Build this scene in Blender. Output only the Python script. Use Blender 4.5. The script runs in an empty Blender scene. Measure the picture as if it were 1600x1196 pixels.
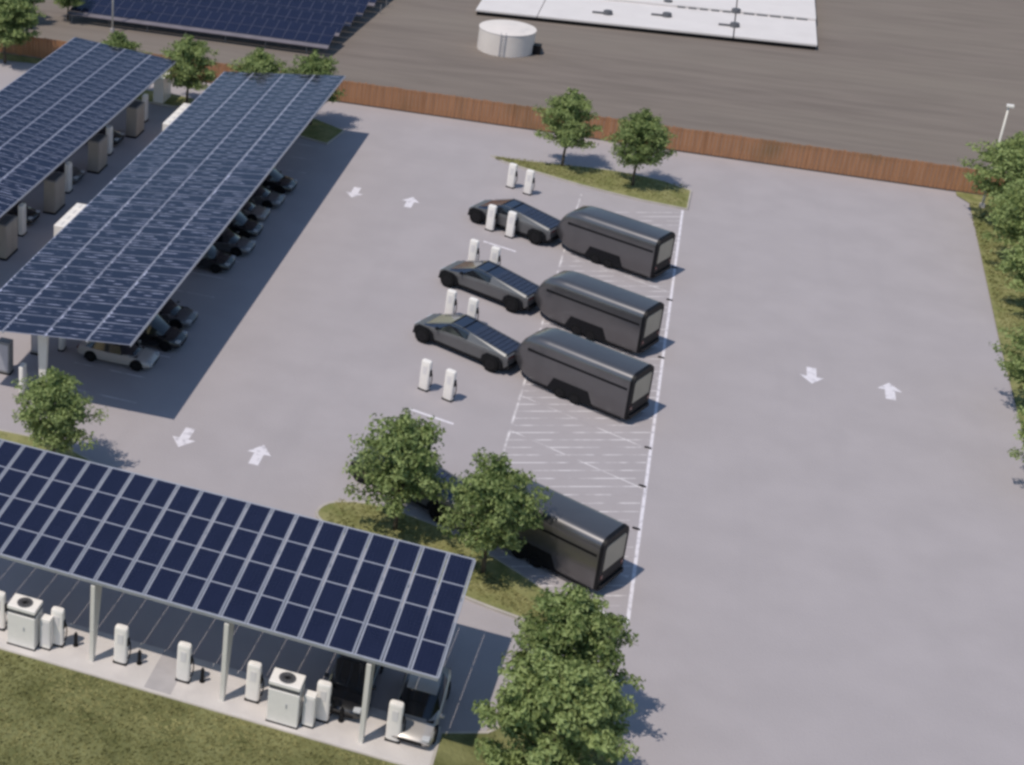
import bpy, math, random
from mathutils import Vector, Matrix
random.seed(7)
R = math.radians
scene = bpy.context.scene
col = scene.collection
# ------------------------------------------------------------------ camera
FPX, CX, CY = 2458.357, 103.797, 327.651          # focal length and principal point in pixels of the 1600x1196 photo
PITCH, ROLL, YAW, CAM_H = 0.413717625, 0.0151639632, 0.389424746, 46.0
cd = bpy.data.cameras.new('camera'); cam = bpy.data.objects.new('camera', cd); col.objects.link(cam)
fw = Vector((-math.sin(YAW)*math.cos(PITCH), math.cos(YAW)*math.cos(PITCH), -math.sin(PITCH)))
rt = Vector((math.cos(YAW), math.sin(YAW), 0)); up = rt.cross(fw)
r2 = rt*math.cos(ROLL) + up*math.sin(ROLL); u2 = up*math.cos(ROLL) - rt*math.sin(ROLL)
cam.matrix_world = Matrix(((r2.x, u2.x, -fw.x, 0), (r2.y, u2.y, -fw.y, 0), (r2.z, u2.z, -fw.z, CAM_H), (0, 0, 0, 1)))
cd.sensor_fit = 'HORIZONTAL'; cd.sensor_width = 36; cd.lens = FPX/1600*36
cd.shift_x = (800-CX)/1600; cd.shift_y = -(598-CY)/1600
cd.clip_end = 5000; cd.clip_start = 1
scene.camera = cam
# ------------------------------------------------------------------ sky and sun
SUN = Vector((-0.36, -0.41, 1.0)).normalized()    # direction towards the sun
SUN_EL = math.asin(SUN.z); SUN_AZ = math.atan2(SUN.x, SUN.y)
w = bpy.data.worlds.new('World'); scene.world = w; w.use_nodes = True
nt = w.node_tree; bg = nt.nodes['Background']
sky = nt.nodes.new('ShaderNodeTexSky'); sky.sky_type = 'NISHITA'; sky.sun_disc = False
sky.sun_elevation = SUN_EL; sky.sun_rotation = SUN_AZ % (2*math.pi); sky.air_density = 1.3; sky.dust_density = 0.2; sky.ozone_density = 2.5
nt.links.new(sky.outputs[0], bg.inputs[0]); bg.inputs[1].default_value = 0.10
sl = bpy.data.lights.new('sun', 'SUN'); sl.energy = 3.1; sl.angle = R(0.6); sl.color = (1.0, 0.92, 0.81)
so = bpy.data.objects.new('sun', sl); col.objects.link(so); so.rotation_euler = SUN.to_track_quat('Z', 'Y').to_euler(); so.location = (0, 0, 120)
scene.view_settings.view_transform = 'Standard'; scene.view_settings.look = 'None'
scene.view_settings.exposure = 0.0; scene.view_settings.gamma = 1
scene.render.engine = 'CYCLES'
scene.cycles.pixel_filter_type = 'BLACKMAN_HARRIS'; scene.cycles.filter_width = 3.0

# ------------------------------------------------------------------ materials
def mat(name, base, rough=0.7, metal=0.0, var=0.0, scale=3.0, bump=0.0, bscale=20.0, spec=0.5, coat=0.0, base2=None, stretch=(1, 1, 1), detail=5.0):
    m = bpy.data.materials.new(name); m.use_nodes = True
    n = m.node_tree.nodes; l = m.node_tree.links; b = n['Principled BSDF']
    b.inputs['Roughness'].default_value = rough; b.inputs['Metallic'].default_value = metal
    b.inputs['Specular IOR Level'].default_value = spec; b.inputs['Coat Weight'].default_value = coat
    c1 = (*base, 1); b.inputs['Base Color'].default_value = c1
    tc = n.new('ShaderNodeTexCoord'); mp = n.new('ShaderNodeMapping'); mp.inputs['Scale'].default_value = stretch
    l.new(tc.outputs['Object'], mp.inputs[0])
    if var > 0 or base2:
        t = n.new('ShaderNodeTexNoise'); t.inputs['Scale'].default_value = scale; t.inputs['Detail'].default_value = detail
        l.new(mp.outputs[0], t.inputs[0])
        r = n.new('ShaderNodeValToRGB'); r.color_ramp.elements[0].position = 0.35; r.color_ramp.elements[1].position = 0.65
        if base2: r.color_ramp.elements[0].color = c1; r.color_ramp.elements[1].color = (*base2, 1)
        else:
            r.color_ramp.elements[0].color = tuple(x*(1-var) for x in base)+(1,); r.color_ramp.elements[1].color = tuple(x*(1+var) for x in base)+(1,)
        l.new(t.outputs[0], r.inputs[0]); l.new(r.outputs[0], b.inputs['Base Color'])
    if bump > 0:
        t = n.new('ShaderNodeTexNoise'); t.inputs['Scale'].default_value = bscale; t.inputs['Detail'].default_value = 6
        l.new(mp.outputs[0], t.inputs[0]); bp = n.new('ShaderNodeBump'); bp.inputs['Strength'].default_value = bump; bp.inputs['Distance'].default_value = 0.1
        l.new(t.outputs[0], bp.inputs['Height']); l.new(bp.outputs[0], b.inputs['Normal'])
    return m

def mix_layer(m, color, scale, lo, hi, fac=1.0, stretch=(1, 1, 1), rot=0.0):
    """lays a second noise-masked colour over a material's base colour (wear, stains)"""
    n = m.node_tree.nodes; l = m.node_tree.links; b = n['Principled BSDF']
    src = b.inputs['Base Color'].links[0].from_socket if b.inputs['Base Color'].links else None
    tc = n.new('ShaderNodeTexCoord'); mp = n.new('ShaderNodeMapping'); mp.inputs['Scale'].default_value = stretch; mp.inputs['Rotation'].default_value = (0, 0, rot)
    l.new(tc.outputs['Object'], mp.inputs[0])
    t = n.new('ShaderNodeTexNoise'); t.inputs['Scale'].default_value = scale; t.inputs['Detail'].default_value = 6; l.new(mp.outputs[0], t.inputs[0])
    mr = n.new('ShaderNodeMapRange'); mr.inputs[1].default_value = lo; mr.inputs[2].default_value = hi; mr.inputs[4].default_value = fac
    l.new(t.outputs[0], mr.inputs[0]); mx = n.new('ShaderNodeMix'); mx.data_type = 'RGBA'
    l.new(mr.outputs[0], mx.inputs[0])
    if src: l.new(src, mx.inputs[6])
    else: mx.inputs[6].default_value = b.inputs['Base Color'].default_value
    mx.inputs[7].default_value = (*color, 1); l.new(mx.outputs[2], b.inputs['Base Color'])
    return m

MT = {}
MT['asphalt'] = mix_layer(mat('asphalt', (.398, .362, .372), .9, var=.035, scale=.35, bump=.25, bscale=9, spec=.2), (.385, .35, .36), .09, .42, .7, .4)
mix_layer(MT['asphalt'], (.345, .315, .325), .5, .58, .75, .25, (1, .12, 1))
MT['field'] = mix_layer(mix_layer(mat('gravel', (.20, .168, .148), .95, var=.10, scale=.5, bump=.6, bscale=1.2, spec=.1, stretch=(.25, 1.6, 1)), (.235, .202, .173), .05, .4, .7, .7, (.35, 2.0, 1)), (.175, .15, .134), .9, .5, .75, .35, (.09, 1.0, 1), R(3))
MT['grass'] = mix_layer(mix_layer(mat('grass', (.135, .14, .056), .95, base2=(.225, .225, .10), scale=.55, bump=.9, bscale=6, spec=.1, detail=8), (.085, .092, .038), 1.6, .5, .75, .5), (.26, .245, .11), .22, .5, .68, .55)
MT['grass_dry'] = mix_layer(mat('dry_grass', (.19, .20, .075), .95, base2=(.30, .285, .13), scale=.9, bump=.8, bscale=7, spec=.1, detail=8), (.09, .10, .035), 3.0, .55, .75, .6)
MT['blade'] = mat('grass_blade', (.15, .15, .055), .8, base2=(.27, .25, .105), scale=.35, spec=.2)
MT['slab'] = mix_layer(mat('pale_concrete', (.60, .555, .53), .9, var=.05, scale=.7, bump=.15, bscale=8, spec=.2), (.50, .46, .45), 1.1, .5, .7, .5)
MT['slab2'] = mat('worn_concrete', (.43, .40, .40), .9, var=.06, scale=1.4, spec=.2)
MT['kerb'] = mat('kerb_concrete', (.46, .42, .38), .9, var=.08, scale=1.0, spec=.2)
MT['paint'] = mix_layer(mat('road_paint', (.74, .70, .74), .75, var=.04, scale=3, spec=.3), (.42, .39, .42), 2.6, .52, .68, .8)
MT['worn'] = mix_layer(mat('worn_road_paint', (.70, .66, .67), .8, spec=.3), (.398, .362, .372), .9, .42, .58, 1.0)
MT['white'] = mat('white_enamel', (.90, .85, .80), .35, var=.02, scale=4, coat=.2)
MT['whitebox'] = mix_layer(mat('white_steel', (.80, .76, .75), .45, var=.02, scale=1.0), (.66, .62, .60), .8, .6, .8, .5)
MT['deck'] = mix_layer(mat('white_deck', (.74, .69, .67), .6, var=.02, scale=.5), (.66, .61, .59), .4, .5, .8, .5)
MT['tank'] = mix_layer(mat('white_tank', (.78, .71, .66), .55, var=.03, scale=.8), (.55, .52, .50), .9, .58, .8, .5, (1, 1, .15))
MT['black'] = mat('black_plastic', (.006, .006, .008), .55, spec=.25, var=.1, scale=8)
MT['rubber'] = mat('tyre_rubber', (.008, .008, .009), .9, spec=.2, var=.1, scale=8)
MT['rim'] = mat('wheel_rim', (.02, .02, .022), .4, metal=.6, var=.1, scale=6)
MT['galv'] = mat('galvanised_steel', (.46, .47, .52), .45, metal=.35, var=.06, scale=2)
MT['post'] = mat('pale_post_paint', (.76, .72, .66), .5, var=.03, scale=2)
MT['beam'] = mat('grey_beam_paint', (.28, .27, .27), .6, var=.05, scale=2)
MT['alu'] = mat('panel_frame_aluminium', (.50, .51, .58), .4, metal=.3, var=.05, scale=2)
MT['glass'] = mat('dark_window_glass', (.012, .014, .018), .08, spec=.6, coat=.5)
MT['blueglass'] = mat('smoked_roof_glass', (.016, .022, .045), .12, spec=.9, coat=.6)
MT['vent'] = mat('vent_grille', (.10, .10, .11), .6, var=.1, scale=20)
MT['lamp'] = mat('headlight_lens', (.55, .56, .58), .15, coat=.6)
MT['tail'] = mat('tail_light_red', (.16, .012, .01), .25, coat=.5)
MT['bark'] = mat('bark', (.11, .085, .06), .95, var=.25, scale=6, bump=.6, bscale=14, stretch=(1, 1, .3))
MT['corten'] = mix_layer(mat('rusty_board', (.42, .215, .118), .9, base2=(.31, .16, .09), scale=2.3, spec=.15, stretch=(2.2, 2.2, .12), bump=.3, bscale=5), (.20, .13, .07), .22, .55, .75, .7)
MT['trailer'] = mat('trailer_grey_skin', (.155, .15, .156), .30, metal=.7, var=.05, scale=.8, coat=.5)
MT['trailerdoor'] = mat('trailer_door_grey', (.42, .37, .29), .5, metal=.0, var=.05, scale=1.0)
MT['steel'] = mat('brushed_steel_body', (.175, .175, .178), .42, metal=.55, var=.05, scale=1.2)
MT['steelbed'] = mat('bed_cover', (.045, .055, .09), .25, metal=.3, var=.06, scale=2, coat=.3)
MT['taupe'] = mat('taupe_cabinet_paint', (.38, .33, .29), .6, var=.05, scale=1)
MT['silver'] = mat('silver_car_paint', (.50, .46, .43), .3, metal=.3, coat=.6, var=.02, scale=2)
MT['greycar'] = mat('grey_car_paint', (.14, .135, .14), .3, metal=.4, coat=.6, var=.02, scale=2)
MT['blackcar'] = mat('black_car_paint', (.012, .012, .014), .22, coat=.8, var=.05, scale=2)
MT['browncar'] = mat('taupe_car_paint', (.24, .20, .18), .32, metal=.3, coat=.6, var=.02, scale=2)

def leaf_mat(name, c1, c2):
    m = bpy.data.materials.new(name); m.use_nodes = True; n = m.node_tree.nodes; l = m.node_tree.links
    b = n['Principled BSDF']; b.inputs['Roughness'].default_value = .55; b.inputs['Specular IOR Level'].default_value = .3
    g = n.new('ShaderNodeNewGeometry'); tc = n.new('ShaderNodeTexCoord')
    t = n.new('ShaderNodeTexNoise'); t.inputs['Scale'].default_value = 1.1; t.inputs['Detail'].default_value = 4; l.new(tc.outputs['Object'], t.inputs[0])
    ad = n.new('ShaderNodeMath'); ad.operation = 'MULTIPLY_ADD'; ad.inputs[1].default_value = .55; l.new(g.outputs['Random Per Island'], ad.inputs[0]); l.new(t.outputs[0], ad.inputs[2])
    oi = n.new('ShaderNodeObjectInfo'); a2 = n.new('ShaderNodeMath'); a2.operation = 'MULTIPLY_ADD'; a2.inputs[1].default_value = .22; l.new(oi.outputs['Random'], a2.inputs[0]); l.new(ad.outputs[0], a2.inputs[2]); ad = a2
    r = n.new('ShaderNodeValToRGB'); r.color_ramp.elements[0].position = .52; r.color_ramp.elements[1].position = 1.0
    r.color_ramp.elements[0].color = (*c1, 1); r.color_ramp.elements[1].color = (*c2, 1); l.new(ad.outputs[0], r.inputs[0]); l.new(r.outputs[0], b.inputs['Base Color'])
    tr = n.new('ShaderNodeBsdfTranslucent'); l.new(r.outputs[0], tr.inputs[0]); mx = n.new('ShaderNodeMixShader'); mx.inputs[0].default_value = .28
    l.new(b.outputs[0], mx.inputs[1]); l.new(tr.outputs[0], mx.inputs[2]); l.new(mx.outputs[0], n['Material Output'].inputs[0])
    return m
MT['leaf'] = leaf_mat('leaf_green', (.095, .145, .042), (.34, .41, .16))

def panel_mat(name, nx, ny, line, lc, dash=False):
    """photovoltaic glass; thin pale lines between the cells (nx by ny cells across the panel)"""
    m = bpy.data.materials.new(name); m.use_nodes = True; n = m.node_tree.nodes; l = m.node_tree.links; b = n['Principled BSDF']
    b.inputs['Roughness'].default_value = .16; b.inputs['Specular IOR Level'].default_value = .5
    tc = n.new('ShaderNodeTexCoord'); oi = n.new('ShaderNodeObjectInfo')
    sp = n.new('ShaderNodeSeparateXYZ'); l.new(tc.outputs['UV'], sp.inputs[0])
    outs = []
    for ax, k, lw in ((0, nx, line), (1, ny, line)):
        mu = n.new('ShaderNodeMath'); mu.operation = 'MULTIPLY'; mu.inputs[1].default_value = k; l.new(sp.outputs[ax], mu.inputs[0])
        fr = n.new('ShaderNodeMath'); fr.operation = 'FRACT'; l.new(mu.outputs[0], fr.inputs[0])
        lt = n.new('ShaderNodeMath'); lt.operation = 'LESS_THAN'; lt.inputs[1].default_value = lw*(k/max(nx, ny))*1.0; l.new(fr.outputs[0], lt.inputs[0]); outs.append(lt)
    mxm = n.new('ShaderNodeMath'); mxm.operation = 'MAXIMUM'; l.new(outs[0].outputs[0], mxm.inputs[0]); l.new(outs[1].outputs[0], mxm.inputs[1])
    t = n.new('ShaderNodeTexNoise'); t.inputs['Scale'].default_value = 1.3; l.new(tc.outputs['UV'], t.inputs[0])
    t.noise_dimensions = '4D'; 
    rr = n.new('ShaderNodeMath'); rr.operation = 'MULTIPLY'; rr.inputs[1].default_value = 60; l.new(oi.outputs['Random'], rr.inputs[0]); l.new(rr.outputs[0], t.inputs['W'])
    r = n.new('ShaderNodeValToRGB'); r.color_ramp.elements[0].color = (.007, .009, .028, 1); r.color_ramp.elements[1].color = (.013, .016, .044, 1); l.new(t.outputs[0], r.inputs[0])
    mx = n.new('ShaderNodeMix'); mx.data_type = 'RGBA'; l.new(mxm.outputs[0], mx.inputs[0]); l.new(r.outputs[0], mx.inputs[6]); mx.inputs[7].default_value = (*lc, 1)
    if dash:                                    # cell lines broken into short dashes, white glints painted into the glass colour
        t2 = n.new('ShaderNodeTexNoise'); t2.noise_dimensions = '4D'; t2.inputs['Scale'].default_value = 1; t2.inputs['Detail'].default_value = 1
        mp = n.new('ShaderNodeMapping'); mp.inputs['Scale'].default_value = (3, 5, 1); l.new(tc.outputs['UV'], mp.inputs[0]); l.new(mp.outputs[0], t2.inputs[0]); l.new(rr.outputs[0], t2.inputs['W'])
        mr = n.new('ShaderNodeMapRange'); mr.inputs[1].default_value = .50; mr.inputs[2].default_value = .64; l.new(t2.outputs[0], mr.inputs[0])
        mm = n.new('ShaderNodeMath'); mm.operation = 'MULTIPLY'; l.new(mxm.outputs[0], mm.inputs[0]); l.new(mr.outputs[0], mm.inputs[1]); l.new(mm.outputs[0], mx.inputs[0])
    l.new(mx.outputs[2], b.inputs['Base Color'])
    return m
MT['pv'] = panel_mat('solar_glass', 6, 10, .035, (.05, .055, .10))
MT['pvlong'] = panel_mat('solar_glass_wide', 1, 3, .12, (.60, .62, .82), dash=True)
MT['pvfield'] = panel_mat('solar_glass_field', 4, 6, .06, (.03, .035, .08))
MT['tray'] = mat('dull_tray', (.17, .15, .17), .7, var=.1, scale=1)
MT['malu'] = mat('mid_panel_frame', (.34, .35, .44), .4, metal=.2, var=.05, scale=2)
MT['dalu'] = mat('dark_panel_frame', (.13, .135, .20), .4, metal=.2, var=.05, scale=2)

# ------------------------------------------------------------------ mesh helpers
class MB:
    def __init__(s): s.v = []; s.f = []; s.m = []; s.uv = {}
    def add(s, v, f, mi=0):
        o = len(s.v); s.v += [tuple(x) for x in v]
        for q in f: s.f.append(tuple(i+o for i in q)); s.m.append(mi)
    def box(s, x0, x1, y0, y1, z0, z1, mi=0, M=None):
        v = [(x, y, z) for z in (z0, z1) for y in (y0, y1) for x in (x0, x1)]
        if M: v = [M @ Vector(p) for p in v]
        s.add(v, [(0, 2, 3, 1), (4, 5, 7, 6), (0, 1, 5, 4), (2, 6, 7, 3), (0, 4, 6, 2), (1, 3, 7, 5)], mi)
    def quad(s, a, b, c, d, mi=0): s.add([a, b, c, d], [(0, 1, 2, 3)], mi)
    def poly(s, pts, z0, z1, mi=0):
        n = len(pts); v = [(x, y, z0) for x, y in pts]+[(x, y, z1) for x, y in pts]
        s.add(v, [tuple(range(n, 2*n)), tuple(reversed(range(n)))]+[(i, (i+1) % n, n+(i+1) % n, n+i) for i in range(n)], mi)
    def sheet(s, pts, z, mi=0): s.add([(x, y, z) for x, y in pts], [tuple(range(len(pts)))], mi)
    def prof_y(s, pts, y0, y1, mi=0):      # polygon in the xz plane, extruded in y
        n = len(pts); v = [(x, y0, z) for x, z in pts]+[(x, y1, z) for x, z in pts]
        s.add(v, [tuple(range(n)), tuple(reversed(range(n, 2*n)))]+[(i, i+n, (i+1) % n+n, (i+1) % n) for i in range(n)], mi)
    def prof_x(s, pts, x0, x1, mi=0):      # polygon in the yz plane, extruded in x
        n = len(pts); v = [(x0, y, z) for y, z in pts]+[(x1, y, z) for y, z in pts]
        s.add(v, [tuple(reversed(range(n))), tuple(range(n, 2*n))]+[(i, (i+1) % n, (i+1) % n+n, i+n) for i in range(n)], mi)
    def tube(s, a, b, ra, rb=None, n=10, mi=0, cap=True):
        a = Vector(a); b = Vector(b); rb = ra if rb is None else rb; d = (b-a).normalized()
        x = d.orthogonal().normalized(); y = d.cross(x)
        v = [a+(x*math.cos(2*math.pi*i/n)+y*math.sin(2*math.pi*i/n))*ra for i in range(n)]+[b+(x*math.cos(2*math.pi*i/n)+y*math.sin(2*math.pi*i/n))*rb for i in range(n)]
        f = [(i, (i+1) % n, n+(i+1) % n, n+i) for i in range(n)]
        if cap: f += [tuple(range(n, 2*n)), tuple(reversed(range(n)))]
        s.add(v, f, mi)
    def loft(s, secs, mi=0, cap=True):     # sections: equal-length closed rings of 3D points
        n = len(secs[0]); v = [p for q in secs for p in q]; f = []
        for k in range(len(secs)-1):
            for i in range(n): f.append((k*n+i, k*n+(i+1) % n, (k+1)*n+(i+1) % n, (k+1)*n+i))
        if cap: f += [tuple(reversed(range(n))), tuple(range((len(secs)-1)*n, len(secs)*n))]
        s.add(v, f, mi)
    def build(s, name, mats, parent=None, smooth=False, bevel=0.0, angle=None):
        me = bpy.data.meshes.new(name); me.from_pydata(s.v, [], s.f)
        mats = mats if isinstance(mats, (list, tuple)) else [mats]
        for m in mats: me.materials.append(m)
        for p, mi in zip(me.polygons, s.m): p.material_index = mi
        if smooth:
            for p in me.polygons: p.use_smooth = True
        me.validate(); me.update()
        o = bpy.data.objects.new(name, me); col.objects.link(o)
        if parent: o.parent = parent
        if angle: 
            me.set_sharp_from_angle(angle=R(angle))
        if bevel:
            b = o.modifiers.new('bevel', 'BEVEL'); b.width = bevel; b.segments = 3; b.limit_method = 'ANGLE'; b.angle_limit = R(40)
        return o
def recalc(o):
    import bmesh
    bm = bmesh.new(); bm.from_mesh(o.data); bmesh.ops.recalc_face_normals(bm, faces=bm.faces); bm.to_mesh(o.data); bm.free(); return o

def tag(o, label=None, cat=None, group=None, kind=None):
    if label: o['label'] = label
    if cat: o['category'] = cat
    if group: o['group'] = group
    if kind: o['kind'] = kind
    return o
def empty(name, loc=(0, 0, 0), rz=0.0):
    o = bpy.data.objects.new(name, None); col.objects.link(o); o.location = loc; o.rotation_euler = (0, 0, rz); o.empty_display_size = .3; return o
KIDS = {}
def copy_thing(root, loc, rz=None, label=None, scale=None, swap=None):
    def kids(o): return [c for c in col.objects if c.parent == o]
    if root.name not in KIDS: KIDS[root.name] = [(c, kids(c)) for c in kids(root)]
    r = root.copy(); col.objects.link(r); r.location = loc
    if rz is not None: r.rotation_euler = (0, 0, rz)
    if scale: r.scale = scale
    if label: r['label'] = label
    for c, gs in KIDS[root.name]:
        d = c.copy(); col.objects.link(d); d.parent = r
        if swap and d.data and d.data.materials and any(s.material and s.material.name in swap for s in d.material_slots):
            d.data = d.data.copy()
            for i, m in enumerate(d.data.materials):
                if m and m.name in swap: d.data.materials[i] = swap[m.name]
        for g in gs:
            e = g.copy(); col.objects.link(e); e.parent = d
    return r

# ------------------------------------------------------------------ ground
b = MB(); b.sheet([(-1500, -600), (1500, -600), (1500, 2500), (-1500, 2500)], 0); tag(b.build('ground', MT['field']), kind='structure')
b = MB(); b.sheet([(-140, 30), (21.0, 30), (20.7, 60), (20.85, 101.5), (21.35, 125.9), (20.6, 127.2), (20.6, 128.0), (-140, 128.0)], .012); tag(b.build('car_park', MT['asphalt']), kind='structure')
def kerbed(name, pts, material, h=.13, kw=.14, label=None):
    """raised bed with a kerb ring round it"""
    n = len(pts); cx = sum(p[0] for p in pts)/n; cy = sum(p[1] for p in pts)/n
    inner = []
    for i in range(n):
        a = Vector(pts[i-1]); c = Vector(pts[i]); d = Vector(pts[(i+1) % n])
        nn = ((c-a).normalized()+(d-c).normalized()).normalized(); q = Vector((-nn.y, nn.x))*kw
        inner.append(tuple(c+q))
    k = MB(); v = [(x, y, 0) for x, y in pts]+[(x, y, h) for x, y in pts]+[(x, y, h) for x, y in inner]+[(x, y, 0) for x, y in inner]
    f = []
    for i in range(n):
        j = (i+1) % n; f += [(i, j, n+j, n+i), (n+i, n+j, 2*n+j, 2*n+i), (2*n+i, 2*n+j, 3*n+j, 3*n+i)]
    k.add(v, f); tag(k.build('kerb', MT['kerb']), kind='structure')
    g = MB(); g.sheet(inner, h-.015); tag(g.build(name, material), kind='structure')
    return inner
def bez(pts, n=8):
    out = []
    m = len(pts)
    for i in range(m):
        p0, p1, p2, p3 = (Vector(pts[(i+k-1) % m]) for k in range(4))
        for t in range(n):
            t /= n; out.append(tuple(.5*((2*p1)+(-p0+p2)*t+(2*p0-5*p1+4*p2-p3)*t*t+(-p0+3*p1-3*p2+p3)*t**3)))
    return out
# far bay island (pointed left end, square right end)
ISL = [(1.95, 115.7), (2.05, 119.6)]+[(1.2-14.3*t, 120.3+1.6*math.sin(math.pi*min(t*1.1, 1))*(1-t)*1.0+.3*t) for t in [k/12 for k in range(1, 13)]]
ISL += [(-13.1+1.2*k, y) for k, y in ((1, 119.6), (2.3, 118.9), (4, 118.1), (6, 117.2), (8.2, 116.5), (10, 116.0))]
kerbed('grass_island', ISL, MT['grass_dry'])
# near bay island
NI = [(-13.5, 67.1), (-13.1, 66.1), (-11, 64.8), (-8, 63.6), (-5, 62.7), (-2.5, 62.2), (-.6, 61.9), (-.4, 63.6), (-2.0, 65.0), (-4.2, 66.4), (-7, 67.9), (-10.4, 68.7), (-12.7, 68.2)]
kerbed('grass_island', bez(NI, 3), MT['grass_dry'])
# islands at the ends of the long canopy
kerbed('grass_island', [(-32.2, 65.4), (-29.6, 64.0), (-25.6, 64.0), (-25.2, 66.4), (-28.0, 67.6), (-31.8, 67.4)], MT['grass_dry'])
kerbed('grass_island', [(-44.8, 65.4), (-39, 64.0), (-38.2, 66.4), (-40.0, 67.6), (-44.8, 67.4)], MT['grass_dry'])
kerbed('grass_island', [(-34.6, 120.3), (-32, 119.6), (-25.6, 117.6), (-25.0, 121.2), (-28.0, 123.0), (-33.8, 123.0)], MT['grass_dry'])
kerbed('grass_island', [(-49.0, 121.3), (-40.0, 120.7), (-38.0, 121.2), (-37.6, 123.0), (-41, 123.8), (-48.8, 123.8)], MT['grass_dry'])
# verges
b = MB(); b.sheet([(21.0, 30), (60, 30), (60, 128.0), (20.6, 128.0), (20.6, 127.2), (21.35, 125.9), (20.85, 101.5), (20.7, 60)], .06); tag(b.build('grass_verge', MT['grass_dry']), kind='structure')
b = MB(); b.sheet([(-140, 125.9), (-57.5, 126.2), (-52, 126.9), (-52, 128.0), (-140, 128.0)], .05); tag(b.build('grass_verge', MT['grass_dry']), kind='structure')
GL = [(-140, 20), (2.2, 20), (2.5, 52), (2.2, 56), (1.2, 58), (-.4, 58.4), (-1.4, 57.5), (-2.0, 55.6), (-3.0, 54.2), (-4.8, 53.4), (-4.8, 50.9), (-140, 50.9)]
kerbed('lawn', GL, MT['grass'], h=.1)
b = MB(); b.box(-70, -4.8, 50.9, 53.7, 0, .11); tag(b.build('pavement', MT['slab'], bevel=.02), kind='structure')
b = MB(); b.sheet([(-17.0, 51.0), (-15.8, 51.0), (-15.8, 53.7), (-17.0, 53.7)], .116); tag(b.build('path', MT['slab2']), kind='structure')

# grass tufts on the near lawn (stuff)
def tufts(name, region, n, hmin, hmax, label):
    b = MB(); rnd = random.Random(3)
    for _ in range(n):
        x, y, z = region(rnd); a = rnd.uniform(0, 6.28); s = rnd.uniform(.05, .13); hh = rnd.uniform(hmin, hmax)
        dx, dy = math.cos(a)*s, math.sin(a)*s; lx, ly = rnd.uniform(-.08, .08), rnd.uniform(-.08, .08)
        b.add([(x-dx, y-dy, z), (x+dx, y+dy, z), (x+lx, y+ly, z+hh)], [(0, 1, 2)])
    o = b.build(name, MT['blade']); tag(o, label, 'grass', kind='stuff')
def reg1(r):
    while True:
        x = r.uniform(-26, 2.2); y = r.uniform(42, 50.7) if r.random() < .85 else r.uniform(50.7, 57)
        if y > 50.7 and (x < -3 or y > 54.4+(x+3)*1.2): continue
        return x, y, .085
tufts('grass_tufts', reg1, 26000, .02, .07, 'short mottled green grass blades growing over the lawn in the foreground')
def reg2(r):
    return r.uniform(21.2, 27), r.uniform(84, 126), .06
tufts('grass_tufts', reg2, 7000, .05, .16, 'longer pale grass growing under the row of trees on the right verge')
def reg3(r):
    while True:
        if r.random() < .5:
            x = r.uniform(-12.6, 1.7); t = (x+13.1)/15; y = r.uniform(120.3-4.4*t**.8, 120.4+.7*math.sin(3.1*t))
        else:
            x = r.uniform(-12.8, -1.0); lo = 65.8-(x+13)*.33+.15; hi = 68.6 if x < -9 else 68.6-(x+9)*.72
            if hi < lo: continue
            y = r.uniform(lo, hi-.2)
        return x, y, .11
tufts('grass_tufts', reg3, 5000, .03, .08, 'pale green grass blades on the two pointed kerbed islands')

# ------------------------------------------------------------------ painted markings
Z1 = .017
def strip(b, x0, y0, x1, y1, wd, z=Z1):
    d = Vector((x1-x0, y1-y0)).normalized(); q = Vector((-d.y, d.x))*wd/2
    b.quad((x0+q.x, y0+q.y, z), (x0-q.x, y0-q.y, z), (x1-q.x, y1-q.y, z), (x1+q.x, y1+q.y, z))
AZ = R(-23)
b = MB()
strip(b, 1.82, 64.0, 1.60, 115.6, .17); 
strip(b, -.6, 64.9, 1.7, 63.95, .2, .0172)
tag(b.build('bay_outline_marking', MT['paint']), kind='structure')
b = MB(); strip(b, -5.6, 74, -5.6, 115.6, .14)
for k in range(12):
    y = 67.6+4.15*k; x0 = -5.5; x1 = 1.64; y0 = y+(x1-x0)*math.tan(-AZ)
    if y > 112: continue
    if y0 > 115.5: x0 = x1-(115.5-y)/math.tan(-AZ); y0 = 115.5
    strip(b, x0, y0, x1, y, .085, .0182)
tag(b.build('bay_divider_marking', MT['worn']), kind='structure')
b = MB()
y = 58.0
while y < 116:                                             # worn hatching across the bays
    x0 = -5.5; x1 = 1.62; ya = y; yb = y+(x1-x0)*math.tan(R(24))
    if yb > 64.4:
        if ya < 64.4: x0 = x1-(yb-64.4)/math.tan(R(24)); ya = 64.4
        if ya < 115.4:
            strip(b, x0, ya, x1, min(yb, 115.4) if yb < 115.4 else yb, .085, .0162) if yb < 115.4 else None
    y += .83
tag(b.build('bay_hatching_marking', MT['worn']), kind='structure')
b = MB()
for (x0, y0, x1, y1) in ((-11.2, 79.0, -8.6, 78.35), (-11.0, 103.9, -8.65, 103.1), (-11.0, 95.9, -8.7, 95.1)):
    strip(b, x0, y0, x1, y1, .2)
tag(b.build('stop_line_marking', MT['paint']), kind='structure')
b = MB()
for k in range(17): strip(b, -30.6, 73.3+2.9*k, -25.6, 73.3+2.9*k, .1)
tag(b.build('stall_line_marking', MT['worn']), kind='structure')
def arrow(x, y, d):
    pts = [(-.27, -1.05), (.27, -1.05), (.27, .1), (.66, .1), (0, 1.05), (-.66, .1), (-.27, .1)]
    b = MB(); P = [(x+px*d, y+py*d) for px, py in pts]
    b.add([(p[0], p[1], Z1) for p in P], [(0, 1, 2, 6), (3, 4, 5)]); return b.build('arrow_marking', MT['paint'])
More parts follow.
